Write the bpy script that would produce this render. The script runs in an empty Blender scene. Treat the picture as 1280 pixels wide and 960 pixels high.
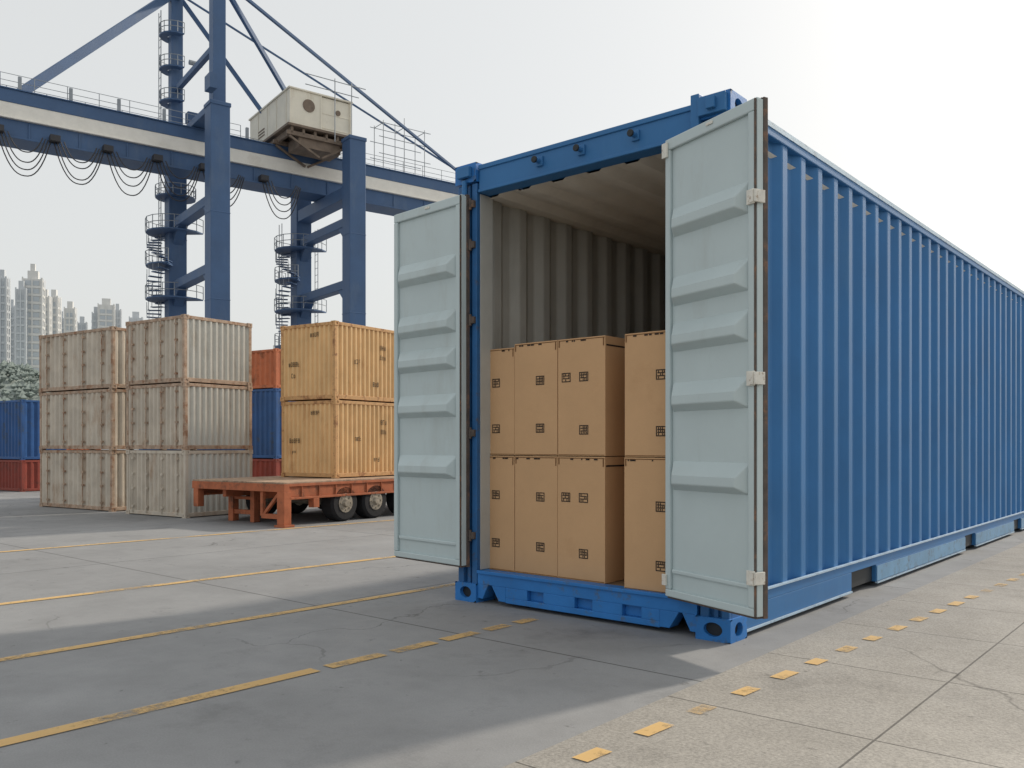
import bpy, math, random
from mathutils import Vector, Matrix, noise
random.seed(7)
sc=bpy.context.scene

# ------------------------------------------------------------------ materials
def nd(nt,t,**k):
    n=nt.nodes.new(t)
    for a,b in k.items(): setattr(n,a,b)
    return n
def mat(name,base,rough=.5,metal=0.,var=.15,scale=2.5,dirt=None,amt=.0,dscale=3.,streak=1.0,
        bump=.0,bscale=60.,spec=.4,soft=.12):
    m=bpy.data.materials.new(name); m.use_nodes=True
    nt=m.node_tree; L=nt.links
    b=nt.nodes['Principled BSDF']
    b.inputs['Roughness'].default_value=rough; b.inputs['Metallic'].default_value=metal
    b.inputs['Specular IOR Level'].default_value=spec
    tc=nd(nt,'ShaderNodeTexCoord'); oi=nd(nt,'ShaderNodeObjectInfo')
    off=nd(nt,'ShaderNodeVectorMath',operation='ADD')
    mul=nd(nt,'ShaderNodeMath',operation='MULTIPLY'); mul.inputs[1].default_value=37.
    L.new(oi.outputs['Random'],mul.inputs[0]); L.new(tc.outputs['Object'],off.inputs[0]); L.new(mul.outputs[0],off.inputs[1])
    mp=nd(nt,'ShaderNodeMapping'); mp.inputs['Scale'].default_value=(1,1,streak); L.new(off.outputs[0],mp.inputs['Vector'])
    n1=nd(nt,'ShaderNodeTexNoise'); n1.inputs['Scale'].default_value=scale; n1.inputs['Detail'].default_value=4; n1.inputs['Roughness'].default_value=.65
    L.new(off.outputs[0],n1.inputs['Vector'])
    r1=nd(nt,'ShaderNodeMapRange'); r1.inputs[1].default_value=.3; r1.inputs[2].default_value=.7
    r1.inputs[3].default_value=1-var; r1.inputs[4].default_value=1+var; L.new(n1.outputs['Fac'],r1.inputs[0])
    vm=nd(nt,'ShaderNodeVectorMath',operation='SCALE'); vm.inputs[0].default_value=base[:3]; L.new(r1.outputs[0],vm.inputs['Scale'])
    col=vm.outputs[0]
    if dirt is not None:
        n2=nd(nt,'ShaderNodeTexNoise'); n2.inputs['Scale'].default_value=dscale; n2.inputs['Detail'].default_value=7; n2.inputs['Roughness'].default_value=.72
        L.new(mp.outputs[0],n2.inputs['Vector'])
        r2=nd(nt,'ShaderNodeMapRange'); r2.inputs[1].default_value=.62-amt*.25; r2.inputs[2].default_value=.62-amt*.25+soft
        r2.inputs[3].default_value=0; r2.inputs[4].default_value=.85; L.new(n2.outputs['Fac'],r2.inputs[0])
        mx=nd(nt,'ShaderNodeMix',data_type='RGBA'); L.new(r2.outputs[0],mx.inputs[0]); L.new(col,mx.inputs[6]); mx.inputs[7].default_value=(*dirt,1)
        col=mx.outputs[2]
    L.new(col,b.inputs['Base Color'])
    rr=nd(nt,'ShaderNodeMapRange'); rr.inputs[3].default_value=max(0,rough-.12); rr.inputs[4].default_value=min(1,rough+.12)
    L.new(n1.outputs['Fac'],rr.inputs[0]); L.new(rr.outputs[0],b.inputs['Roughness'])
    if bump>0:
        n3=nd(nt,'ShaderNodeTexNoise'); n3.inputs['Scale'].default_value=bscale; n3.inputs['Detail'].default_value=3
        L.new(off.outputs[0],n3.inputs['Vector'])
        bp=nd(nt,'ShaderNodeBump'); bp.inputs['Strength'].default_value=bump; bp.inputs['Distance'].default_value=.02
        L.new(n3.outputs['Fac'],bp.inputs['Height']); L.new(bp.outputs[0],b.inputs['Normal'])
    return m
RUST=(.16,.065,.03)
M_blue=mat('blue_paint',(.040,.165,.385),.5,var=.10,scale=1.6,dirt=(.075,.20,.38),amt=.25,dscale=2.2,streak=.25,bump=.03,bscale=5,soft=.3,spec=.28)
M_bluef=mat('bright_blue_paint',(.030,.18,.50),.45,var=.12,scale=4,dirt=(.09,.12,.16),amt=.25,dscale=9,bump=.05,bscale=40,spec=.3)
M_bluepost=mat('post_blue_paint',(.03,.125,.31),.45,var=.12,scale=4,dirt=(.1,.08,.06),amt=.12,dscale=14,bump=.05,bscale=40,spec=.3)
M_pale=mat('pale_lit_edge_paint',(.40,.53,.65),.5,var=.12,scale=5,dirt=(.15,.2,.26),amt=.3,dscale=12)  # pale tone paints in the light caught by the rail edges
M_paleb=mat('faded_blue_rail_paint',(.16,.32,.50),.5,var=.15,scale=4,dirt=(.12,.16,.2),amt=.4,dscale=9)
M_door=mat('door_grey_paint',(.50,.585,.60),.5,var=.04,scale=2,dirt=(.40,.44,.43),amt=.35,dscale=3,streak=.25,bump=.02,bscale=30,soft=.3)
M_inner=mat('interior_grey_paint',(.47,.47,.44),.6,var=.08,dirt=(.30,.29,.26),amt=.3,dscale=2,streak=.2,soft=.3)
M_ceil=mat('ceiling_paint',(.68,.65,.58),.6,var=.08,dirt=(.47,.44,.38),amt=.3,dscale=2,soft=.3)
M_wood=mat('plywood_floor',(.22,.15,.09),.7,var=.25,scale=8)
M_gasket=mat('rusty_gasket',(.10,.08,.07),.75,var=.3,scale=15,dirt=(.24,.13,.08),amt=.35,dscale=12)
M_dark=mat('dark_steel',(.02,.025,.03),.6,var=.2)
M_white=mat('white_hinge_paint',(.7,.68,.62),.5,var=.1,scale=20,dirt=(.3,.2,.12),amt=.3,dscale=30)
M_card=mat('cardboard',(.585,.365,.20),.85,var=.05,scale=2.5,dirt=(.48,.28,.145),amt=.25,dscale=3,bump=.05,bscale=90,spec=.15,soft=.4)
M_cardedge=mat('cardboard_edge',(.20,.10,.045),.85,var=.2,scale=30,spec=.1)
M_tape=mat('packing_tape',(.42,.25,.12),.4,var=.1,spec=.4)
M_ink=mat('black_ink',(.03,.022,.018),.8,var=.2)
M_gw=mat('weathered_white_container',(.56,.50,.42),.6,var=.14,scale=3,dirt=(.38,.25,.16),amt=.38,dscale=4,streak=.35,bump=.08,bscale=30,soft=.2,spec=.2)
M_gw2=mat('grey_white_container',(.56,.55,.50),.55,var=.08,scale=3,dirt=(.36,.30,.23),amt=.3,dscale=4,streak=.25,soft=.25,spec=.2)
M_rust=mat('rust_trim',(.42,.31,.23),.75,var=.3,scale=10,dirt=(.26,.12,.06),amt=.45,dscale=8)
M_tan=mat('tan_container',(.76,.50,.25),.6,var=.10,scale=3,dirt=(.50,.25,.10),amt=.30,dscale=5,streak=.3,soft=.2,spec=.2)
M_tantrim=mat('tan_trim',(.62,.36,.16),.7,var=.25,scale=8,dirt=(.24,.1,.045),amt=.45,dscale=8)
M_red=mat('red_container',(.24,.045,.03),.6,var=.2,dirt=(.1,.04,.03),amt=.3)
M_org=mat('orange_container',(.46,.14,.06),.6,var=.2,dirt=(.2,.07,.03),amt=.3)
M_dblue=mat('navy_container',(.02,.085,.25),.5,var=.2,dirt=(.05,.07,.1),amt=.3)
M_trail=mat('trailer_red_oxide',(.42,.135,.065),.65,var=.2,scale=6,dirt=(.17,.08,.05),amt=.4,dscale=7,spec=.2)
M_deck=mat('deck_planks',(.38,.27,.19),.8,var=.3,scale=7,dirt=(.18,.12,.08),amt=.4,dscale=5)
M_tyre=mat('tyre_rubber',(.018,.018,.02),.85,var=.2,scale=10,bump=.1)
M_hub=mat('hub_steel',(.35,.31,.25),.5,metal=.5,var=.3,scale=20)
M_crane=mat('crane_blue_paint',(.060,.120,.240),.55,var=.12,scale=.8,dirt=(.12,.17,.25),amt=.35,dscale=1.2,streak=.3,soft=.3)  # blue lightened a little to carry distance haze
M_cranew=mat('crane_white_band',(.80,.78,.72),.5,var=.06,dirt=(.58,.53,.45),amt=.25,dscale=1,soft=.3)
M_house=mat('machinery_house_paint',(.76,.72,.61),.6,var=.1,scale=1,dirt=(.46,.36,.25),amt=.35,dscale=1.2,streak=.3,soft=.2)
M_under=mat('machinery_underframe',(.19,.145,.11),.7,var=.3,scale=3)
M_rail=mat('galvanised_rail',(.30,.33,.36),.5,metal=.3,var=.15)
M_cable=mat('cable_rubber',(.05,.05,.055),.7)

# ------------------------------------------------------------------ mesh builder
class MB:
    def __init__(s): s.v=[];s.f=[];s.m=[]
    def add(s,vs,fs,m=0):
        o=len(s.v); s.v+= [tuple(p) for p in vs]
        for f in fs: s.f.append(tuple(i+o for i in f)); s.m.append(m)
    def hexa(s,p,m=0):
        s.add(p,[(3,2,1,0),(4,5,6,7),(0,1,5,4),(1,2,6,5),(2,3,7,6),(3,0,4,7)],m)
    def box(s,x0,x1,y0,y1,z0,z1,m=0):
        s.hexa([(x0,y0,z0),(x1,y0,z0),(x1,y1,z0),(x0,y1,z0),(x0,y0,z1),(x1,y0,z1),(x1,y1,z1),(x0,y1,z1)],m)
    def beam(s,p,q,w,h,m=0):
        p=Vector(p);q=Vector(q);d=(q-p).normalized()
        up=Vector((0,0,1)) if abs(d.z)<.95 else Vector((0,1,0))
        a=d.cross(up).normalized();b=a.cross(d).normalized()
        P=[]
        for c in(p,q):
            P+= [c-a*w/2-b*h/2,c+a*w/2-b*h/2,c+a*w/2+b*h/2,c-a*w/2+b*h/2]
        s.add(P,[(0,1,2,3),(7,6,5,4),(4,5,1,0),(5,6,2,1),(6,7,3,2),(7,4,0,3)],m)
    def tube(s,p,q,r,n=8,m=0,r2=None,caps=True):
        p=Vector(p);q=Vector(q);d=(q-p).normalized()
        up=Vector((0,0,1)) if abs(d.z)<.95 else Vector((0,1,0))
        a=d.cross(up).normalized();b=a.cross(d).normalized(); r2=r if r2 is None else r2
        P=[];F=[]
        for c,rr in((p,r),(q,r2)):
            for i in range(n):
                t=2*math.pi*i/n; P.append(c+a*math.cos(t)*rr+b*math.sin(t)*rr)
        for i in range(n): j=(i+1)%n; F.append((i,j,n+j,n+i))
        if caps: F.append(tuple(reversed(range(n)))); F.append(tuple(range(n,2*n)))
        s.add(P,F,m)
    def path(s,pts,r,n=5,m=0):
        for i in range(len(pts)-1): s.tube(pts[i],pts[i+1],r,n,m)
    def corr(s,fn,a0,a1,z0,z1,pitch,depth,m=0,rnd=0.):
        n=max(1,round((a1-a0)/pitch)); p=(a1-a0)/n
        prof=[]
        for i in range(n):
            b=a0+i*p
            if rnd:   # small radius at every bend
                e=rnd
                for c,d0,d1 in((b+.28*p,0,1),(b+.5*p,1,0),(b+.78*p,1,0)):pass
                prof+=[(b,0) if i==0 else (b+e,0),(b+.28*p-e,0),(b+.28*p+e*.7,depth*.10),(b+.5*p-e*.7,depth*.90),(b+.5*p+e,depth),(b+.78*p-e,depth),(b+.78*p+e*.7,depth*.90),(b+p-e*.7,depth*.10)]
            else:
                prof+=[(b,0),(b+.28*p,0),(b+.5*p,depth),(b+.78*p,depth)]
        prof.append((a1,0))
        P=[];F=[]
        for a,d in prof: P.append(fn(a,d,z0)); P.append(fn(a,d,z1))
        for i in range(len(prof)-1): F.append((2*i,2*i+2,2*i+3,2*i+1))
        s.add(P,F,m)
    def holeface(s,o,u,w,W,H,rx,rz,inn,m=0,md=1):
        o=Vector(o);u=Vector(u);w=Vector(w);inn=Vector(inn)
        n=24;P=[];c=o+u*W/2+w*H/2
        for i in range(n):
            t=2*math.pi*i/n+math.atan2(H,W); ct,st=math.cos(t),math.sin(t)
            k=min(W/2/max(1e-6,abs(ct)),H/2/max(1e-6,abs(st)))
            P.append(c+u*ct*k+w*st*k)
        for i in range(n):
            t=2*math.pi*i/n+math.atan2(H,W); P.append(c+u*math.cos(t)*rx+w*math.sin(t)*rz)
        for i in range(n):
            P.append(P[n+i]+inn)
        F=[(i,(i+1)%n,n+(i+1)%n,n+i) for i in range(n)]
        s.add(P[:],F,m)
        F=[(n+i,n+(i+1)%n,2*n+(i+1)%n,2*n+i) for i in range(n)]
        s.add(P,F,m); s.add(P[2*n:],[tuple(range(n))],md)
    def casting(s,x0,x1,y0,y1,z0,z1,m=0,md=1,sides='fr'):
        W=x1-x0;D=y1-y0;H=z1-z0
        s.holeface((x0,y0,z0),(1,0,0),(0,0,1),W,H,W*.27,H*.30,(0,.03,0),m,md)
        s.holeface((x1,y0,z0),(0,1,0),(0,0,1),D,H,D*.24,H*.30,(-.03,0,0),m,md)
        s.add([(x0,y0,z0),(x1,y0,z0),(x1,y1,z0),(x0,y1,z0),(x0,y0,z1),(x1,y0,z1),(x1,y1,z1),(x0,y1,z1)],
              [(3,2,1,0),(4,5,6,7),(2,3,7,6),(3,0,4,7)],m)
    def obj(s,name,mats,parent=None,bevel=0,smooth=False):
        me=bpy.data.meshes.new(name); me.from_pydata(s.v,[],s.f); me.update()
        for m in mats: me.materials.append(m)
        me.polygons.foreach_set('material_index',s.m)
        if smooth: me.polygons.foreach_set('use_smooth',[True]*len(me.polygons))
        o=bpy.data.objects.new(name,me); sc.collection.objects.link(o)
        if parent: o.parent=parent
        if bevel:
            b=o.modifiers.new('bevel','BEVEL'); b.width=bevel; b.segments=2; b.limit_method='ANGLE'; b.angle_limit=math.radians(40)
        return o
def empty(name,loc,rz):
    e=bpy.data.objects.new(name,None); sc.collection.objects.link(e); e.location=loc; e.rotation_euler=(0,0,rz); e.empty_display_size=.2
    return e
def glyph(mb,x,z,y,w,h,m,rnd):
    t=w*.085
    def r(a,b,c,d): mb.add([(a,y,c),(b,y,c),(b,y,d),(a,y,d)],[(0,1,2,3)],m)
    r(x,x+w,z,z+t); r(x,x+w,z+h-t,z+h); r(x,x+t,z,z+h); r(x+w-t,x+w,z,z+h)
    for k in(.33,.62): r(x+t*1.6,x+w-t*1.6,z+h*k,z+h*k+t)
    for k in(.2,.4,.58,.76):
        for a in (.12,.42,.7):
            if rnd.random()<.7: r(x+w*k,x+w*k+t,z+h*a,z+h*(a+.18))

RZ=math.atan2(-.649,.761)
ORG=(-.362,5.85,0)
W,LEN,H=1.98,12.19,2.90

# ------------------------------------------------------------------ main shipping container
cont=empty('shipping_container',ORG,RZ)
mb=MB()
def post(x0,x1,sgn):
    mb.box(x0,x1,.03,.15,.12,2.78)
    mb.box(x0,x0+.05,0,.03,.12,2.78); mb.box(x1-.045,x1,0,.03,.12,2.78)
    mb.box(x0+.075,x0+.10,.012,.03,.12,2.78)
post(0,.17,1); post(W-.17,W,-1)
mb.box(0,.12,LEN-.15,LEN,.12,2.78); mb.box(W-.12,W,LEN-.15,LEN,.12,2.78)
mb.obj('corner_posts',[M_bluepost],cont,.004)
mb=MB()
mb.box(.18,W-.18,.01,.12,2.715,2.885); mb.box(.18,W-.18,0,.01,2.865,2.895); mb.box(.18,W-.18,.0,.01,2.715,2.735)
for x in(.70,1.02,1.40):
    mb.tube((x,-.045,2.81),(x,.012,2.81),.015,12); mb.tube((x,-.06,2.81),(x,-.045,2.81),.021,12,1); mb.box(x-.025,x+.025,-.005,.012,2.78,2.84)
mb.box(.18,W-.18,LEN-.12,LEN,2.715,2.885)
mb.obj('header_beam',[M_blue,M_dark],cont,.004)
mb=MB()
for x0,x1 in((0,.075),(W-.075,W)):
    mb.box(x0,x1,.18,LEN-.18,2.815,2.89)
mb.obj('top_side_rails',[M_blue],cont,.006)
mb=MB()
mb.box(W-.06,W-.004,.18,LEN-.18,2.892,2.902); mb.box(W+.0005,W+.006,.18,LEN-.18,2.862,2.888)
mb.obj('roof_edge_strip',[M_pale],cont)
mb=MB()
for x0,x1 in((-.015,.175),(W-.19,W+.015)):
    for y0,y1 in((-.015,.18),(LEN-.18,LEN+.01)):
        mb.casting(x0,x1,y0,y1,0,.125); mb.casting(x0,x1,y0,y1,2.79,2.915)
mb.obj('corner_castings',[M_bluef,M_dark],cont,0)
mb=MB()
mb.box(W-.16,W+.0,-.05,-.017,2.80,2.90); mb.box(W-.21,W-.16,-.035,.05,2.74,2.93); mb.box(W-.10,W-.05,-.075,-.05,2.82,2.88)
mb.box(.03,.14,-.05,-.017,2.82,2.89); mb.tube((.085,-.03,2.70),(.085,-.03,2.80),.018,10)
mb.obj('corner_lugs',[M_blue],cont,.004)
mb=MB()
def xz(pts,y0,y1,m=0):
    n=len(pts); P=[(x,y0,z) for x,z in pts]+[(x,y1,z) for x,z in pts]
    F=[tuple(range(n)),tuple(reversed(range(n,2*n)))]+[(i,n+i,n+(i+1)%n,(i+1)%n) for i in range(n)]
    mb.add(P,F,m)
mb.box(.176,W-.191,0,.1,.125,.212)
pk=[(.60,.73),(.97,1.10),(1.31,1.44)]
mb.box(.42,.60,0,.1,.06,.125); mb.box(.73,.97,0,.1,.06,.125); mb.box(1.10,1.31,0,.1,.06,.125); mb.box(1.44,1.56,0,.1,.06,.125)
for a,b in pk: mb.box(a,b,.035,.1,.06,.125)
mb.box(.42,1.56,0,.1,.025,.06)
xz([(.30,.125),(.36,.03),(.42,.03),(.42,.125)],0,.1); xz([(1.56,.03),(1.62,.03),(1.68,.125),(1.56,.125)],0,.1)
xz([(.176,.03),(.22,.03),(.27,.125),(.176,.125)],0,.1); xz([(1.70,.125),(1.75,.03),(W-.191,.03),(W-.191,.125)],0,.1)
mb.box(.178,W-.193,-.012,-.0,.195,.216)
mb.obj('door_sill',[M_bluef],cont,.003)
mb=MB()
pockets=[(1.84,2.35),(4.95,5.35),(7.2,7.6),(9.9,10.4)]
for x0,x1 in((0,.08),(W-.08,W)):
    mb.box(x0,x1,.18,LEN-.18,.165,.225)
    ys=[.18]+[v for p in pockets for v in p]+[LEN-.18]
    for i in range(0,len(ys),2): mb.box(x0,x1,ys[i],ys[i+1],.04,.165)
mb.obj('bottom_side_rails',[M_blue],cont,.003)
mb=MB()
mb.box(W-.01,W+.012,.19,LEN-.19,.2255,.235); mb.box(W-.01,W+.010,.19,1.83,.028,.0395)  # upper strip draws the lit ledge in pale colour
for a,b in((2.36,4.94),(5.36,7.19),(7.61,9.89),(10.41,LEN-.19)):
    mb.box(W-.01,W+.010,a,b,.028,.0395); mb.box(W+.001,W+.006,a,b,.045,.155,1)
mb.obj('rail_edge_strips',[M_pale,M_paleb],cont)
mb=MB()
for a,b in pockets: mb.box(.081,W-.03,a,b,.045,.162)
mb.obj('fork_pocket_tunnels',[M_dark],cont)
mb=MB()
mb.corr(lambda a,d,z:(W-.010-d,a,z),.15,LEN-.13,.215,2.82,.28,.045,0,.007)
mb.corr(lambda a,d,z:(.010+d,a,z),.15,LEN-.13,.215,2.82,.28,.045,0,.007)
mb.corr(lambda a,d,z:(a,LEN-.03-d,z),.12,W-.12,.2,2.74,.26,.04)
mb.corr(lambda a,d,z:(z,a,2.865+d*.5),.12,LEN-.13,.075,W-.075,.30,.04)
mb.obj('corrugated_panels',[M_blue],cont)
mb=MB()
mb.corr(lambda a,d,z:(W-.022-d,a,z),.15,LEN-.13,.2,2.80,.28,.045)
mb.corr(lambda a,d,z:(.022+d,a,z),.15,LEN-.13,.2,2.80,.28,.045,0,.007)
mb.corr(lambda a,d,z:(a,LEN-.038-d,z),.06,W-.06,.2,2.76,.26,.04)
mb.box(.17,.176,.031,.15,.215,2.71)
mb.obj('interior_lining',[M_inner],cont)
mb=MB()
mb.corr(lambda a,d,z:(a,z,2.742-d),.03,W-.03,.12,LEN-.05,.28,.038)
mb.obj('interior_ceiling',[M_ceil],cont)
mb=MB(); mb.box(.02,W-.02,.10,LEN-.03,.165,.206); mb.obj('floor_boards',[M_wood],cont)
mb=MB()
for k in range(26): mb.box(.08,W-.08,.4+k*.45,.45+k*.45,.05,.164) if not any(a-.06<.4+k*.45<b for a,b in pockets) else None
mb.obj('floor_crossmembers',[M_dark],cont)
mb=MB()
for z in(.42,1.1,1.85,2.35,2.62):
    mb.box(.105,.16,-.022,.0,z,z+.045); mb.tube((.125,-.018,z-.015),(.125,-.018,z+.06),.011,8)
    mb.box(W-.1,W-.02,-.022,.0,z,z+.05)
mb.obj('hinge_lugs',[M_gasket],cont,.002)

# ------------------------------------------------------------------ doors
def door(name,loc,ang,w,z0,z1,hinge_right):
    e=bpy.data.objects.new(name,None); sc.collection.objects.link(e)
    e.parent=cont
    inv=Matrix.Translation(ORG)@Matrix.Rotation(RZ,4,'Z')
    e.matrix_local=inv.inverted()@(Matrix.Translation((loc[0],loc[1],0))@Matrix.Rotation(ang,4,'Z'))
    b=MB(); hh=z1-z0
    b.box(0,w,0,.05,z0,z1)
    fw=.05
    b.box(0,w,-.02,0,z1-fw*1.2,z1); b.box(0,w,-.02,0,z0,z0+fw*.8)
    b.box(0,fw*.8,-.02,0,z0+fw*.8,z1-fw*1.2); b.box(w-fw*.8,w,-.02,0,z0+fw*.8,z1-fw*1.2)
    b.obj('door_panel',[M_door],e,.006)
    b=MB(); m=.045
    for f in(.185,.335,.435,.565,.735):
        zc=z1-hh*f; hr=.078
        x0=m;x1=w-m
        b.add([(x0,0,zc-hr),(x1,0,zc-hr),(x1,0,zc+hr),(x0,0,zc+hr),
               (x0+.05,-.055,zc-hr*.55),(x1-.05,-.055,zc-hr*.55),(x1-.05,-.055,zc+hr*.05),(x0+.05,-.055,zc+hr*.05)],
              [(0,1,5,4),(1,2,6,5),(2,3,7,6),(3,0,4,7),(4,5,6,7)])
    zc=z0+.14; b.box(m,w-m,-.012,0,zc-.012,zc+.012)
    b.obj('pressed_ribs',[M_door],e,.012)
    b=MB(); g=.008
    b.box(-g,0,-.004,.03,z0,z1); b.box(w,w+g,-.004,.034,z0,z1); b.box(0,w,-.0,.03,z1,z1+g)
    b.obj('door_edge',[M_door],e,.002)
    b=MB(); g=.012
    b.box(-g,0,.031,.052,z0-g,z1+g); b.box(w,w+g,.035,.062,z0-g,z1+g); b.box(0,w,.031,.058,z1,z1+g); b.box(0,w,-.004,.05,z0-g,z0)
    b.box(w,w+.004,-.018,-.0045,z0,z1)
    b.obj('door_gasket',[M_gasket],e,.003)
    b=MB()
    if hinge_right==1:
        for f in(.19,.54,.925):
            z=z1-hh*f
            b.box(w-.035,w+.012,-.034,-.021,z-.035,z+.035); b.box(w+.0125,w+.026,-.034,.03,z-.03,z+.03); b.box(w-.01,w+.0125,-.040,-.034,z-.03,z+.03)
        b.box(-.012,.03,-.034,-.021,z1-.10,z1-.02); b.box(-.012,.02,-.034,-.021,z0+.06,z0+.12)
    b.box(w*.5,w*.5+.05,-.026,-.0205,z1-.03,z1-.015)
    b.obj('hinge_plates',[M_white],e,.002)
    b=MB()
    for x in(w*.3,w*.7):
        b.tube((x,.09,z0+.05),(x,.09,z1-.05),.017,10)
        for z in(z0+.1,z0+.8,z0+1.5,z1-.1): b.box(x-.04,x+.04,.05,.085,z-.03,z+.03)
        b.box(x-.14,x+.02,.10,.115,z0+.95,z0+.98)
    b.obj('lock_rods',[M_rail],e,.002)
    if hinge_right==1:
        b=MB()
        for z in(.45,1.1,1.8,2.45): b.beam((.30,.051,z),(.30,.22,z),.05,.05)
        b.obj('hinge_arms',[M_bluepost],e,.002)
    return e
door('right_door_leaf',(.852,4.735),math.atan2(-.878,.479),.668,.222,2.705,1)
door('left_door_leaf',(-.8355,6.24),math.atan2(-.51,.5025),.716,.245,2.695,0)

# ------------------------------------------------------------------ cardboard boxes
rnd=random.Random(3)
def cbox(x0,x1,y0,y1,z0,z1,marks,front=True):
    b=MB()
    w=x1-x0;h=z1-z0;d=y1-y0
    b.box(0,w,0,d,0,h,0)
    if front:
        def q(a,c,zz0,zz1,m,yy=-.0012): b.add([(a,yy,zz0),(c,yy,zz0),(c,yy,zz1),(a,yy,zz1)],[(0,1,2,3)],m)
        q(0.004,w-.004,h-.012,h-.007,1); q(.004,w-.004,.004,.008,1)
        for (mx,mz) in marks: glyph(b,mx,mz,-.0018,.068,.058,2,rnd)
        for k in range(5):
            a=rnd.uniform(.01,w-.05); q(a,a+rnd.uniform(.008,.03),h-.021,h-.012,2,-.0022)
        q(.006,.014,h-.05,h-.012,1,-.002); q(w-.016,w-.008,h-.06,h-.012,1,-.002)
        b.add([(w+.0012,.01,h-.06),(w+.0012,d-.01,h-.06),(w+.0012,d-.01,h-.05),(w+.0012,.01,h-.05)],[(0,1,2,3)],2)
        b.box(w*.5-.025,w*.5+.025,0.0,d,h,h+.0012,3)
    o=b.obj('cardboard_box',[M_card,M_cardedge,M_ink,M_tape],None,.004)
    o.matrix_world=Matrix.Translation(ORG)@Matrix.Rotation(RZ,4,'Z')@Matrix.Translation((x0,y0,z0))@Matrix.Rotation(rnd.uniform(-.006,.006),4,'Z')
cols=[(.07,.390,.12),(.396,.748,.12),(.754,1.112,.115),(1.297,1.655,.04),(1.662,1.89,.05)]
lay=[(.209,.972),(.977,1.705)]
for ci,(a,c,y) in enumerate(cols):
    for li,(z0,z1) in enumerate(lay):
        z1b=z1+(-.015 if ci==3 and li==1 else 0)-(.02 if ci==0 and li==1 else 0)
        h=z1-z0
        mk={0:[(.125,h*.62),(.125,h*.20)],1:[(.18,h*.62),(.18,h*.20)],2:[(.03,h*.63),(.165,h*.63),(.165,h*.18)],3:[(.21,h*.60),(.21,h*.16)],4:[(.05,h*.6)]}[ci]
        for r in range(4):
            y0=y+r*.62+rnd.uniform(0,.012)
            cbox(a,c,y0,y0+.60,z0,z1b,mk,r==0)

# ------------------------------------------------------------------ small container builder
RS=math.atan2(-.553,.833)
def container(loc,rz,w,l,h,mats,pitch=.1,doors=False,marks=False,z=0,name='shipping_container',dp=.026):
    e=empty(name,(loc[0],loc[1],z),rz)
    b=MB(); p=.05
    for x0,x1 in((-w,-w+p),(-p,0)):
        for y0,y1 in((0,p),(l-p,l)): b.box(x0,x1,y0,y1,.0,h)
    for z0,z1 in((0.012,.07),(h-.05,h-.004)):
        b.box(-w+p,-p,.004,p-.004,z0,z1); b.box(-w+p,-p,l-p+.004,l-.004,z0,z1)
        b.box(-w+.004,-w+p-.004,p,l-p,z0,z1); b.box(-p+.004,-.004,p,l-p,z0,z1)
    b.obj('frame',[mats[1]],e,.004)
    b=MB(); c=.075
    for x0,x1 in((-w-.006,-w+c),(-c,.006)):
        for y0,y1 in((-.006,c),(l-c,l+.006)):
            for z0,z1 in((.0,.06),(h-.06,h+.003)): b.casting(x0,x1,y0,y1,z0,z1)
    b.obj('corner_castings',[mats[1],M_dark],e)
    b=MB()
    b.corr(lambda a,d,zz:(a,.008+d,zz),-w+p,-p,.065,h-.045,pitch,dp,0)
    b.corr(lambda a,d,zz:(a,l-.008-d,zz),-w+p,-p,.065,h-.045,pitch,dp,0)
    b.corr(lambda a,d,zz:(-.008-d,a,zz),p,l-p,.065,h-.045,pitch,dp,1)
    b.corr(lambda a,d,zz:(-w+.008+d,a,zz),p,l-p,.065,h-.045,pitch,dp,1)
    b.corr(lambda a,d,zz:(zz,a,h-.02+d*.5),p,l-p,-w+p,-p,pitch*1.3,dp*.6,1)
    b.obj('corrugated_panels',[mats[0],mats[2]],e)
    if doors:
        b=MB()
        for f in(.12,.36,.62,.87):
            x=-w+w*f; b.tube((x,-.012,.04),(x,-.012,h-.03),.008,6)
            for zz in(.12,.4,.62,.86): b.box(x-.025,x+.025,-.018,.012,zz*h,zz*h+.03)
        b.obj('door_gear',[mats[1]],e)
    if marks:
        b=MB()
        rr=random.Random(int(loc[0]*100)+int(z*10))
        def mk(a,zz,n,side):
            for i in range(n):
                x0=a+i*.045; hh=rr.choice([.05,.065])
                for (c0,c1,d0,d1) in((0,.008,0,hh),(.024,.032,0,hh),(0,.032,0,.009),(0,.032,hh-.009,hh),(0,.032,hh*.45,hh*.45+.008)):
                    if rr.random()<.25: continue
                    if side=='f': b.add([(x0+c0,.005,zz+d0),(x0+c1,.005,zz+d0),(x0+c1,.005,zz+d1),(x0+c0,.005,zz+d1)],[(0,1,2,3)])
                    else: b.add([(-.004,x0+c0,zz+d0),(-.004,x0+c1,zz+d0),(-.004,x0+c1,zz+d1),(-.004,x0+c0,zz+d1)],[(0,1,2,3)])
        mk(-w*.45,h*.82,4,'f'); mk(-w*.8,h*.3,2,'f'); mk(-w*.85,h*.45,5,'f')
        mk(l*.15,h*.48,3,'r'); mk(l*.36,h*.7,3,'r'); mk(l*.36,h*.57,3,'r'); mk(l*.3,h*.2,3,'r')
        b.obj('stencilled_marks',[M_ink],e)
    return e
h3=.957
for k in range(3):
    container((-6.19+k*.01,13.4-.01*k),RS+.005*k,2.09,.95,h3-.004,[M_gw,M_rust,M_gw],doors=True,z=k*h3,pitch=.13)
    container((-4.61-.012*k,12.23+.01*k),RS-.004*k,1.42,1.18,.963-.004,[M_gw,M_rust if k else M_gw,M_gw2],doors=True,z=k*.963,pitch=.1)
def bg(loc,w,l,spec):
    z=0
    for m,h in spec:
        container(loc,RS,w,l,h-.004,[m,m,m],pitch=.14,z=z); z+=h
bg((-10.75,19.0),4.0,1.0,[(M_red,.70),(M_dblue,1.33)])
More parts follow.
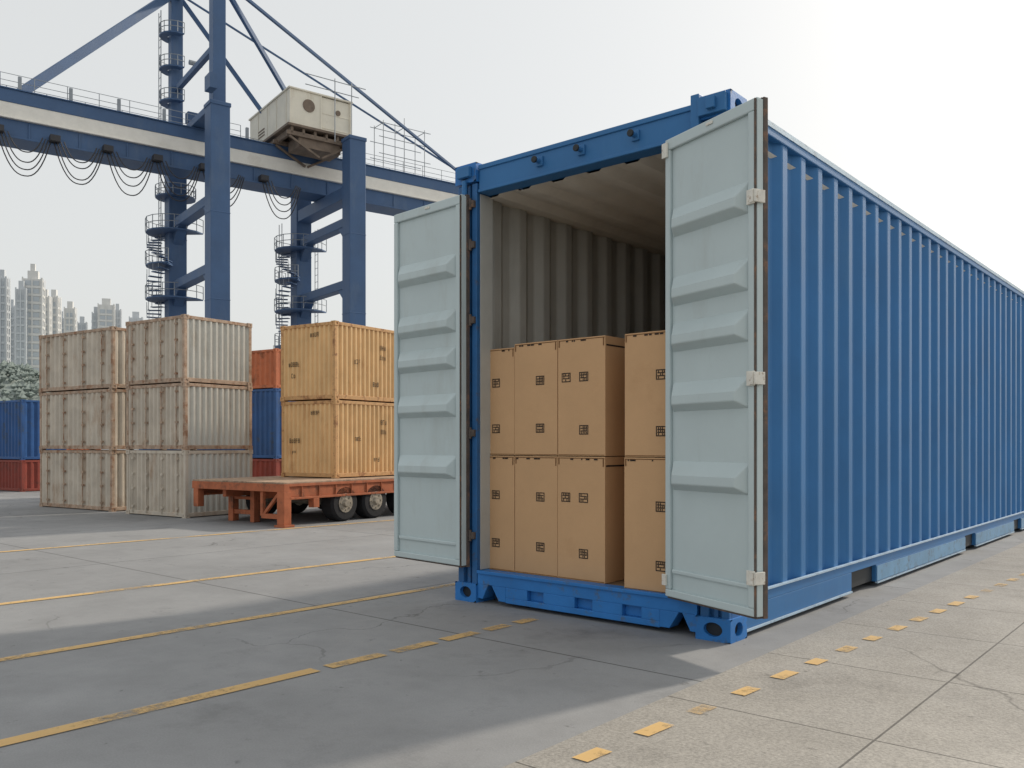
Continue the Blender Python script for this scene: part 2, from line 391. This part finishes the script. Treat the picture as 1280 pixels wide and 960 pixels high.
bg((-4.63,17.0),2.4,1.2,[(M_red,.76),(M_dblue,1.39),(M_org,.78)])
bg((-12.8,24.0),4.0,1.5,[(M_org,1.1),(M_dblue,1.1)])

# ------------------------------------------------------------------ trailer
tr=empty('flatbed_trailer',(-2.85,10.83,0),RS)
b=MB(); dz=.545
b.box(-1.83,0,0,.09,dz-.10,dz); b.box(-1.83,0,4.3,4.39,dz-.10,dz)
for x in(-1.83,-.07):
    b.box(x,x+.07,.09,4.3,dz-.035,dz); b.box(x+.02,x+.05,.09,4.3,dz-.17,dz-.035); b.box(x,x+.07,.09,4.3,dz-.20,dz-.17)
for k in range(14): b.box(-.02,-.004,.3+k*.3,.315+k*.3,dz-.17,dz-.036)
for x in(-1.3,-.55): b.box(x,x+.07,.09,4.3,dz-.20,dz-.06)
for k in range(9): b.box(-1.76,-.07,.5+k*.44,.55+k*.44,dz-.13,dz-.04)
b.box(-.13,0,.0,.12,.03,dz-.10); b.box(-.16,.03,-.02,.15,0,.03); b.box(-.45,-.13,.02,.08,.10,.16); b.beam((-.45,.05,.13),(-.45,.05,dz-.1),.05,.05); b.beam((-.43,.05,.14),(-.14,.05,dz-.12),.04,.04)
b.box(-1.45,-1.35,.3,.4,.0,dz-.10); b.box(-1.0,-.92,.3,.4,.0,dz-.10); b.box(-1.35,-1.0,.32,.38,.10,.16); b.box(-1.35,-1.0,.32,.38,.30,.34)
b.box(-.1,0,.5,.6,dz-.32,dz-.2); b.box(-1.8,-1.7,.0,.1,.2,dz-.1)
b.obj('chassis_frame',[M_trail],tr,.004)
b=MB()
for k in range(13): b.box(-1.825+k*.14,-1.825+k*.14+.134,.005,4.385,dz+.001,dz+.022)
b.obj('deck_planks',[M_deck],tr,.003)
b=MB(); bh=MB()
for y in(1.10,1.70,2.4):
    for x0,x1 in((-.26,-.02),(-1.79,-1.57)):
        r=.25
        b.tube((x0+.03,y,r),(x1-.03,y,r),r,32); b.tube((x0,y,r),(x0+.03,y,r),r-.03,32,r2=r); b.tube((x1-.03,y,r),(x1,y,r),r,32,r2=r-.03)
        bh.tube((x1,y,r),(x1+.006,y,r),.13,20); bh.tube((x1+.006,y,r),(x1+.035,y,r),.06,14,r2=.045)
        for i in range(8):
            t=i*math.pi/4; bh.tube((x1+.006,y+.095*math.cos(t),r+.095*math.sin(t)),(x1+.018,y+.095*math.cos(t),r+.095*math.sin(t)),.012,6)
    bh.tube((-1.6,y,.25),(-.25,y,.25),.04,10)
b.obj('tyres',[M_tyre],tr,.004); bh.obj('wheel_hubs',[M_hub],tr)
ux=Vector((.833,-.553,0));uy=Vector((.553,.833,0))
P=Vector((-2.85,10.83,0))-ux*.38+uy*1.27
container((P.x,P.y),RS,1.1,2.6,1.10,[M_tan,M_tantrim,M_tan],marks=True,z=dz+.024,pitch=.092)
container((P.x-.01,P.y+.01),RS+.004,1.1,2.6,1.10,[M_tan,M_tantrim,M_tan],marks=True,z=dz+.024+1.106,pitch=.092)

# ------------------------------------------------------------------ gantry crane
cr=empty('gantry_crane',(-10.2,30,0),math.atan2(.6,.8))
b=MB(); w=.335
for (x,y,top) in((0,0,12.8),(5.2,0,12.7),(0,5,13.2),(5.2,5,12.3)):
    b.box(x-w,x+w,y-w,y+w,.6,top)
    b.box(x-w-.03,x+w+.03,y-w-.03,y+w+.03,top-.12,top+.02)
    for z in(3,6,9): b.box(x-w-.012,x+w+.012,y-w-.012,y+w+.012,z,z+.04)
    b.box(x-1.2,x+1.2,y-.3,y+.3,.2,.6)
b.box(-1.3,6.5,-.3,.3,.6,1.3); b.box(-1.3,6.5,4.7,5.3,.6,1.3)
for x in(0,5.2):
    for z in(7.2,9.6):
        b.box(x-.2,x+.2,w,5-w,z-.17,z+.17)
        for s0,s1 in((w,w+.7),(5-w,5-w-.7)):
            b.add([(x-.18,s0,z-.17),(x+.18,s0,z-.17),(x-.18,s1,z-.17),(x+.18,s1,z-.17),(x-.18,s0,z-.8),(x+.18,s0,z-.8)],[(0,2,4),(1,5,3),(2,3,5,4),(0,1,3,2)])
    b.box(x-.3,x+.3,w,5-w,12.56,12.8) if x==0 else b.box(x-.3,x+.3,w,5-w,10.45,10.92)
b.obj('portal_legs',[M_crane],cr,.02)
b=MB()
b.box(-.22,.22,-.22,.22,12.8,18.2); b.box(-.22,.22,4.78,5.22,13.2,19.6)
b.beam((0,0,17.4),(0,5,18.6),.25,.25); b.beam((0,0,14.9),(0,5,14.9),.18,.2)
b.beam((0,5,18.8),(-5.8,2.5,12.5),.22,.30); b.beam((0,0,17.3),(5.0,2.2,12.5),.13,.17); b.beam((0,5,18.8),(4.0,2.8,12.5),.13,.17)
b.beam((0,0,17.6),(-11.5,2.2,17.9),.05,.05); b.beam((0,5,18.8),(-13.5,2.8,16.4),.05,.05)
b.beam((0,0,17.3),(13.2,2.5,12.5),.10,.11); b.beam((0,5,18.8),(14.5,2.8,12.5),.07,.07)
b.obj('mast_and_stays',[M_crane],cr,.01)
b=MB()
b.box(-18,18,2.0,3.0,11.0,11.55,0); b.box(-18,18,1.97,2.9,11.55,12.08,1); b.box(-18,18,1.95,3.05,12.08,12.5,0)  # white band set between the blue girder boxes
b.box(-18,18,1.9,3.1,12.5,12.54,0); b.box(-18,18,1.93,3.07,10.94,11.0,0); b.box(-18,18,1.88,1.97,11.55,11.60,1)
for k in range(24):
    x=-17.5+k*1.5; b.box(x,x+.05,1.96,1.999,11.0,11.5,0)
b.obj('main_girder',[M_crane,M_cranew],cr,.01)
b=MB()
def rail(p,q,n,h=.45,r=.013):
    p=Vector(p);q=Vector(q)
    for i in range(n+1):
        c=p.lerp(q,i/n); b.tube(c,c+Vector((0,0,h)),r,5)
    for k in(.5,1): b.tube(p+Vector((0,0,h*k)),q+Vector((0,0,h*k)),r*.8,5)
rail((-18,1.95,12.54),(1.5,1.95,12.54),20); rail((5.6,1.95,12.54),(18,1.95,12.54),13); rail((-18,3.05,12.54),(18,3.05,12.54),30)
for k in range(14): b.box(-17.8+k*1.5,-17.7+k*1.5,1.90,2.0,12.54,12.95)
for x in(7.6,8.6,9.6):
    for y in(2.1,2.9): b.tube((x,y,12.5),(x,y,14.6+.3*(x==8.6)),.018,5)
    b.tube((x,2.1,14.5),(x,2.9,14.5),.016,5)
for z in(13.2,13.9,14.5): b.tube((7.4,2.1,z),(9.9,2.1,z),.016,5); b.tube((7.4,2.9,z),(9.9,2.9,z),.016,5)
for x in(4.6,5.3): b.tube((x,.4,12.6),(x,.4,15.0),.02,5)
b.tube((3.4,.4,14.9),(5.9,.4,14.9),.018,5); b.tube((3.4,.4,14.5),(5.6,.4,14.5),.018,5)
b.obj('handrails',[M_rail],cr)
b=MB()
def ringplat(x,y,z,r,a0,a1,hh=.5):
    n=max(3,int((a1-a0)/.39)); P=[]
    for i in range(n+1):
        t=a0+(a1-a0)*i/n; c,s_=math.cos(t),math.sin(t)
        P.append((x+c*w*.9,y+s_*w*.9)); P.append((x+c*r,y+s_*r))
    for i in range(n):
        q=[P[2*i],P[2*i+1],P[2*i+3],P[2*i+2]]
        b.hexa([(*c,z-.05) for c in q]+[(*c,z) for c in q],0)
        for k in(.5,1): b.tube((*P[2*i+1],z+hh*k),(*P[2*i+3],z+hh*k),.016,5,1)
    for i in range(n+1): b.tube((*P[2*i+1],z),(*P[2*i+1],z+hh),.016,5,1)
for (x,y) in((0,5),(5.2,5)):
    for z,a0,a1 in((9.3,1.2,5.6),(8.0,1.8,4.2),(6.7,1.2,5.6),(5.2,1.8,4.2)):
        ringplat(x,y,z,1.1,a0,a1)
    for z0,z1,a0,a1 in((8.0,9.3,4.2,1.9),(6.7,8.0,1.9,4.2),(5.2,6.7,4.2,1.9)):
        n=9
        for i in range(n):
            t=a0+(a1-a0)*(i+.5)/n; z=z0+(z1-z0)*(i+.5)/n; c,s_=math.cos(t),math.sin(t)
            p=Vector((x+c*.55,y+s_*.55,z)); q=Vector((x+c*1.05,y+s_*1.05,z)); b.beam(p,q,.2,.03,0)
            b.tube(q,q+Vector((0,0,.45)),.012,5,1)
for z in(14.4,15.7,17.0): ringplat(0,5,z,.6,1.5,5.0,.4)
for z in(10.7,12.9): ringplat(0,5,z,.75,0,6.28,.4)
for x,y,z0,z1 in((-.5,5.2,1.5,18),(-.5,5.5,1.5,18)): b.tube((x,y,z0),(x,y,z1),.018,5,1)
for k in range(55): b.tube((-.5,5.2,1.6+k*.3),(-.5,5.5,1.6+k*.3),.012,4,1)
for x in(4.55,6.2):
    b.tube((x,5.5,1.5),(x,5.5,10.5),.018,5,1); b.tube((x,5.8,1.5),(x,5.8,10.5),.018,5,1)
    for k in range(29): b.tube((x,5.5,1.6+k*.3),(x,5.8,1.6+k*.3),.012,4,1)
b.box(-.55,-.3,-.9,-.35,13.0,13.5,0); b.tube((.4,4.6,16),(.9,4.6,16),.1,8,1); b.box(.3,.8,4.4,4.78,13.6,14.0,0)
b.obj('access_platforms',[M_crane,M_rail],cr)
b=MB()
hx,hy=2.83,.5
b.box(hx,hx+1.25,hy,hy+4.1,12.95,14.25,0); b.box(hx+1.28,hx+2.5,hy+.03,hy+4.05,12.95,14.22,0)
b.box(hx-.05,hx+2.55,hy-.05,hy+4.15,14.25,14.31,0)
for x in(hx+.02,hx+1.24,hx+2.46): b.box(x-.03,x+.03,hy-.02,hy,12.95,14.25,0)
b.tube((hx+.75,hy-.03,13.75),(hx+.75,hy,13.75),.24,20,1); b.tube((hx+1.95,hy-.02,13.75),(hx+1.95,hy+.04,13.75),.10,14,1)
for k in range(4): b.box(hx-.02,hx,hy+.3+k*.95,hy+.36+k*.95,12.95,14.25,0)
for z in(13.2,13.32,13.44): b.box(hx-.015,hx,hy+2.5,hy+3.2,z,z+.06,1)
for z in(13.05,13.6): b.box(hx+1.32,hx+2.44,hy+.015,hy+.03,z,z+.03,0)
b.obj('machinery_house',[M_house,M_under],cr,.015)
b=MB()
b.box(hx-.1,hx+2.6,hy-.1,hy+4.2,12.85,12.945)
for k in range(6): b.box(hx+.05+k*.46,hx+.15+k*.46,hy,hy+4.1,12.6,12.85)
for y in(hy,hy+1.3,hy+2.6,hy+3.9):
    b.box(hx-.1,hx+2.6,y,y+.12,12.54,12.7)
    b.beam((hx,y+.05,12.5),(hx+1.2,y+.05,11.9),.08,.08); b.beam((hx+2.5,y+.05,12.6),(hx+1.3,y+.05,11.9),.08,.08)
b.box(hx+.4,hx+2.1,hy+.1,hy+1.1,12.2,12.6)
b.obj('trolley_underframe',[M_under],cr,.01)
b=MB()
xs=[-12.9+1.62*k for k in range(9)]+[2.3]
for x0 in xs:
    for j,dr in enumerate((.55,.82,1.08,1.30)):
        dd=dr*random.uniform(.93,1.07); pts=[]; dy=1.72+.07*j
        a=x0+.30-.09*j; c=x0+1.30+.09*j
        for i in range(17):
            u=-1+i/8
            pts.append((a+(c-a)*(.5+.5*u),dy,11.05-dd*(1-abs(u)**2.4)))
        b.path(pts,.020,5)
    b.box(x0-.1,x0+.2,1.68,1.99,11.03,11.22)
b.obj('festoon_cables',[M_cable],cr)

# ------------------------------------------------------------------ ground
def ground_mat(name,base,slab,coarse,joint=.007):
    m=bpy.data.materials.new(name); m.use_nodes=True; nt=m.node_tree; L=nt.links; bs=nt.nodes['Principled BSDF']
    tc=nd(nt,'ShaderNodeTexCoord'); bs.inputs['Specular IOR Level'].default_value=.3
    def noi(s,d=6,r=.6):
        n=nd(nt,'ShaderNodeTexNoise'); n.inputs['Scale'].default_value=s; n.inputs['Detail'].default_value=d; n.inputs['Roughness'].default_value=r
        L.new(tc.outputs['Object'],n.inputs['Vector']); return n.outputs['Fac']
    def rng(f,a,b_,c,d):
        n=nd(nt,'ShaderNodeMapRange')
        for i,v in enumerate((a,b_,c,d)): n.inputs[i+1].default_value=v
        L.new(f,n.inputs[0]); return n.outputs[0]
    def mth(op,a,b_):
        n=nd(nt,'ShaderNodeMath',operation=op)
        for i,v in enumerate((a,b_)):
            if isinstance(v,(int,float)): n.inputs[i].default_value=v
            else: L.new(v,n.inputs[i])
        return n.outputs[0]
    big=rng(noi(.35,4,.6),.3,.7,.84,1.14); med=rng(noi(2.2,6,.7),.3,.7,.87,1.10); fine=rng(noi(90 if coarse else 140,3,.7),.3,.7,.74 if coarse else .90,1.26 if coarse else 1.08)
    stain=rng(noi(1.1,8,.75),.54,.68,1,.68)
    spots=rng(noi(9,4,.6),.66,.72,1,.66)
    f=mth('MULTIPLY',mth('MULTIPLY',big,med),mth('MULTIPLY',fine,mth('MULTIPLY',stain,spots)))
    ns=nd(nt,'ShaderNodeTexNoise'); ns.inputs['Scale'].default_value=1.6; ns.inputs['Detail'].default_value=6
    L.new(tc.outputs['Object'],ns.inputs['Vector'])
    vm=nd(nt,'ShaderNodeVectorMath',operation='MULTIPLY_ADD'); L.new(ns.outputs['Color'],vm.inputs[0]); vm.inputs[1].default_value=(.9,.9,0); L.new(tc.outputs['Object'],vm.inputs[2])
    vo=nd(nt,'ShaderNodeTexVoronoi',feature='DISTANCE_TO_EDGE'); vo.inputs['Scale'].default_value=.33; L.new(vm.outputs[0],vo.inputs['Vector'])
    crk=rng(vo.outputs['Distance'],.0,.003,.0,1.); msk=rng(noi(.5,3,.5),.52,.60,0,1)
    crk=mth('MAXIMUM',crk,mth('SUBTRACT',1,msk)); crk=rng(crk,0,1,.55,1)
    br=nd(nt,'ShaderNodeTexBrick'); br.offset=0; br.inputs['Scale'].default_value=1; br.inputs['Brick Width'].default_value=slab[0]; br.inputs['Row Height'].default_value=slab[1]
    br.inputs['Mortar Size'].default_value=joint; br.inputs['Mortar Smooth'].default_value=.3
    br.inputs['Color1'].default_value=(1,1,1,1); br.inputs['Color2'].default_value=(.94,.94,.94,1); br.inputs['Mortar'].default_value=(.36,.36,.36,1)
    mp=nd(nt,'ShaderNodeMapping'); mp.inputs['Location'].default_value=(slab[2],slab[3],0); L.new(tc.outputs['Object'],mp.inputs['Vector']); L.new(mp.outputs[0],br.inputs['Vector'])
    bw=nd(nt,'ShaderNodeRGBToBW'); L.new(br.outputs['Color'],bw.inputs[0])
    f=mth('MULTIPLY',mth('MULTIPLY',f,crk),bw.outputs[0])
    sv=nd(nt,'ShaderNodeVectorMath',operation='SCALE'); sv.inputs[0].default_value=base; L.new(f,sv.inputs['Scale']); L.new(sv.outputs[0],bs.inputs['Base Color'])
    L.new(rng(noi(3,4),.3,.7,.62,.9),bs.inputs['Roughness'])
    bp=nd(nt,'ShaderNodeBump'); bp.inputs['Strength'].default_value=.45 if coarse else .18; bp.inputs['Distance'].default_value=.006
    L.new(mth('MULTIPLY',noi(70 if coarse else 110,3,.7),bw.outputs[0]),bp.inputs['Height']); L.new(bp.outputs[0],bs.inputs['Normal'])
    return m
G1=ground_mat('smooth_concrete',(.275,.278,.283),(3.05,3.2,.55,.76),False,.007)
G2=ground_mat('coarse_concrete',(.335,.315,.285),(1.02,.98,.0,.08),True,.005)
def sheet(name,pts,z,m,parent=None):
    b=MB(); b.add([(x,y,z) for x,y in pts],[tuple(range(len(pts)))]); o=b.obj(name,[m],parent)
    if not parent: o.location=ORG; o.rotation_euler=(0,0,RZ)
    return o
sheet('ground',[(-1500,-600),(1500,-600),(1500,1500),(-1500,1500)],0,G1)
sheet('pavement',[(2.20,-40),(60,-40),(60,90),(2.30,90)],.004,G2)  # coarser slab; its paler tone also stands in for the shadow's right edge
def paintmat():
    m=bpy.data.materials.new('worn_yellow_paint'); m.use_nodes=True; nt=m.node_tree; L=nt.links; bs=nt.nodes['Principled BSDF']
    bs.inputs['Roughness'].default_value=.7
    tc=nd(nt,'ShaderNodeTexCoord')
    n=nd(nt,'ShaderNodeTexNoise'); n.inputs['Scale'].default_value=22; n.inputs['Detail'].default_value=8; n.inputs['Roughness'].default_value=.8; L.new(tc.outputs['Object'],n.inputs['Vector'])
    n2=nd(nt,'ShaderNodeTexNoise'); n2.inputs['Scale'].default_value=2.; n2.inputs['Detail'].default_value=3; L.new(tc.outputs['Object'],n2.inputs['Vector'])
    ad=nd(nt,'ShaderNodeMath',operation='ADD'); L.new(n.outputs['Fac'],ad.inputs[0]); L.new(n2.outputs['Fac'],ad.inputs[1])
    r=nd(nt,'ShaderNodeMapRange'); r.inputs[1].default_value=.98; r.inputs[2].default_value=1.20; r.inputs[3].default_value=.08; r.inputs[4].default_value=.9; L.new(ad.outputs[0],r.inputs[0])
    mx=nd(nt,'ShaderNodeMix',data_type='RGBA'); mx.inputs[6].default_value=(.72,.45,.16,1); mx.inputs[7].default_value=(.54,.38,.18,1); L.new(n2.outputs['Fac'],mx.inputs[0]); L.new(mx.outputs[2],bs.inputs['Base Color'])
    t=nd(nt,'ShaderNodeBsdfTransparent'); ms=nd(nt,'ShaderNodeMixShader'); L.new(r.outputs[0],ms.inputs[0]); L.new(bs.outputs[0],ms.inputs[1]); L.new(t.outputs[0],ms.inputs[2])
    L.new(ms.outputs[0],nt.nodes['Material Output'].inputs['Surface']); return m
YP=paintmat()
def line(s0,s1,segs,w,z):
    b=MB()
    (sa,va),(sb,vb)=s0,s1
    for a,c in segs:
        x0=sa+(sb-sa)*(a-va)/(vb-va); x1=sa+(sb-sa)*(c-va)/(vb-va)
        b.add([(x0-w/2,a,z),(x0+w/2,a,z),(x1+w/2,c,z),(x1-w/2,c,z)],[(0,1,2,3)])
    o=b.obj('painted_line',[YP]); o.location=ORG; o.rotation_euler=(0,0,RZ)
line((-2.17,-2.5),(-1.95,2.),[(-9,9)],.08,.004)
line((-.555,-3.),(-.455,.3),[(-8,3.2)],.075,.004)
segs=[(-8,-1.75)]+[(-1.68,-1.35),(-1.28,-1.0),(-.93,-.68),(-.60,-.42),(-.34,-.18)]
line((.745,-3),(.80,-.3),segs,.08,.004)
segs=[(v,v+random.uniform(.12,.17)) for v in [-5+.345*k for k in range(60)]]
line((2.39,-1.81),(2.70,3.67),segs,.065,.008)
line((-5.2,-2),(-5.0,2),[(-12,10)],.08,.004)

# ------------------------------------------------------------------ hill, trees, skyline
M_far=mat('hazy_concrete_tower',(.56,.59,.62),.9,var=.04,scale=.05,spec=.1)  # distance haze put into the pale skyline base colours
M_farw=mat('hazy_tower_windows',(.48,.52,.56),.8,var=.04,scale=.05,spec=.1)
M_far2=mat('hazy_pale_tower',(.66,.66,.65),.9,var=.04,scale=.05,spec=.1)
M_hill=mat('hazy_hill_scrub',(.29,.33,.31),.9,var=.2,scale=.15,spec=.1)  # scrub colour greyed and lightened for distance haze
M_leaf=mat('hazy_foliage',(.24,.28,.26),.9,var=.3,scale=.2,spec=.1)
b=MB(); N=40;Mx=14;P=[];F=[]
def hz(x,y):
    k=math.exp(-((x+205)/75)**2); yy=(y-300)/45
    return max(-1,(32*k+6*math.exp(-((x+90)/60)**2))*math.exp(-yy*yy)+ (noise.noise(Vector((x*.03,y*.03,0)))*5)-1)
for i in range(N+1):
    for j in range(Mx+1):
        x=-420+i*10;y=215+j*12; P.append((x,y,hz(x,y)))
for i in range(N):
    for j in range(Mx):
        a=i*(Mx+1)+j; F.append((a,a+Mx+1,a+Mx+2,a+1))
b.add(P,F); b.obj('hill',[M_hill],smooth=True)
b=MB(); rr=random.Random(5)
for k in range(2200):
    x=rr.uniform(-300,-110); y=rr.uniform(245,305); z=hz(x,y)
    if z<2: continue
    s=rr.uniform(.7,1.8)
    for q in range(3):
        c=Vector((x+rr.uniform(-s,s),y+rr.uniform(-s,s),z+s*.4+rr.uniform(0,s)))
        t=s*rr.uniform(.4,.8)
        vs=[c+Vector(v)*t*rr.uniform(.7,1.3) for v in((1,0,0),(0,1,0),(-1,0,0),(0,-1,0),(0,0,1),(0,0,-1))]
        b.add(vs,[(0,1,4),(1,2,4),(2,3,4),(3,0,4),(1,0,5),(2,1,5),(3,2,5),(0,3,5)])
b.obj('distant_trees',[M_leaf])
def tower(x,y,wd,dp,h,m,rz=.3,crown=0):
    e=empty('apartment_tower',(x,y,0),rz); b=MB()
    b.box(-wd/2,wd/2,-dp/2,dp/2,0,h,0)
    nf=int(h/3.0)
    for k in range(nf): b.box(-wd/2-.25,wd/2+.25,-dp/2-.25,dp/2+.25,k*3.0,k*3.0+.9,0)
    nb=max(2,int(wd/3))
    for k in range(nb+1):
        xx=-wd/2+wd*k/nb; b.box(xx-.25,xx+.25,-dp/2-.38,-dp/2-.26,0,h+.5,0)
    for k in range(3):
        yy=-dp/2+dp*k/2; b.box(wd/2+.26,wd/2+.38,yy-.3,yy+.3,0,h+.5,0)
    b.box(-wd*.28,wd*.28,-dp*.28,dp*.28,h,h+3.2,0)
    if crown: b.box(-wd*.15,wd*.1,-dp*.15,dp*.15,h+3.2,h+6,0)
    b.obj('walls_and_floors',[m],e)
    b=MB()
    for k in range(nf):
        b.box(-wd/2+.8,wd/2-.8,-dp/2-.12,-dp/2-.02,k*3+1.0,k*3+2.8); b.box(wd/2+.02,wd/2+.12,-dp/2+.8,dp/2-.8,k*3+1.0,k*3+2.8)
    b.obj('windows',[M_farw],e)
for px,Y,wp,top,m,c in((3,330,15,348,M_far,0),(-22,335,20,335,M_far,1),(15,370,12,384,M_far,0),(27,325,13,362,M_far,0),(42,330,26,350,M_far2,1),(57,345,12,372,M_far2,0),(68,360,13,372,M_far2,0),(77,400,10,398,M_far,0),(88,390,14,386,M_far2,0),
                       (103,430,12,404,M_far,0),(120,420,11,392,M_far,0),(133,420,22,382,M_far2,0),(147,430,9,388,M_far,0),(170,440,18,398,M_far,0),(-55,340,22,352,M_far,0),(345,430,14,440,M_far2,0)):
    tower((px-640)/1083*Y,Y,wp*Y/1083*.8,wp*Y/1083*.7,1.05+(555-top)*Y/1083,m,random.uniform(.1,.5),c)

# ------------------------------------------------------------------ light, sky, camera
ts=Vector((.80,.60,0)).normalized(); el=math.radians(33)
ts=Vector((ts.x*math.cos(el),ts.y*math.cos(el),math.sin(el)))
sd=bpy.data.lights.new('sun','SUN'); sd.energy=2.7; sd.angle=math.radians(3); sd.color=(1,.90,.76)
so=bpy.data.objects.new('sun',sd); sc.collection.objects.link(so); so.rotation_euler=(-ts).to_track_quat('-Z','Y').to_euler(); so.location=(20,20,30)
wd=bpy.data.worlds.new('World'); sc.world=wd; wd.use_nodes=True; nt=wd.node_tree
bg_=nt.nodes['Background']; sk=nd(nt,'ShaderNodeTexSky',sky_type='NISHITA'); sk.sun_disc=False
sk.sun_elevation=el; sk.sun_rotation=math.atan2(ts.x,ts.y); sk.air_density=1.0; sk.dust_density=5; sk.ozone_density=1.5; sk.altitude=0
hs=nd(nt,'ShaderNodeHueSaturation'); hs.inputs['Saturation'].default_value=.7
mx=nd(nt,'ShaderNodeMix',data_type='RGBA'); mx.inputs[0].default_value=.72; mx.inputs[7].default_value=(6.45,6.5,6.3,1)
nt.links.new(sk.outputs[0],hs.inputs['Color']); nt.links.new(hs.outputs[0],mx.inputs[6]); nt.links.new(mx.outputs[2],bg_.inputs[0]); bg_.inputs[1].default_value=.14
cd=bpy.data.cameras.new('camera'); co=bpy.data.objects.new('camera',cd); sc.collection.objects.link(co); sc.camera=co
cd.sensor_width=36; cd.lens=1083/1280*36; cd.shift_y=75/1280; cd.clip_end=3000; cd.clip_start=.05
co.location=(0,0,1.05); co.rotation_euler=(math.radians(90),0,0)
sc.view_settings.view_transform='Standard'; sc.view_settings.look='None'; sc.view_settings.exposure=0
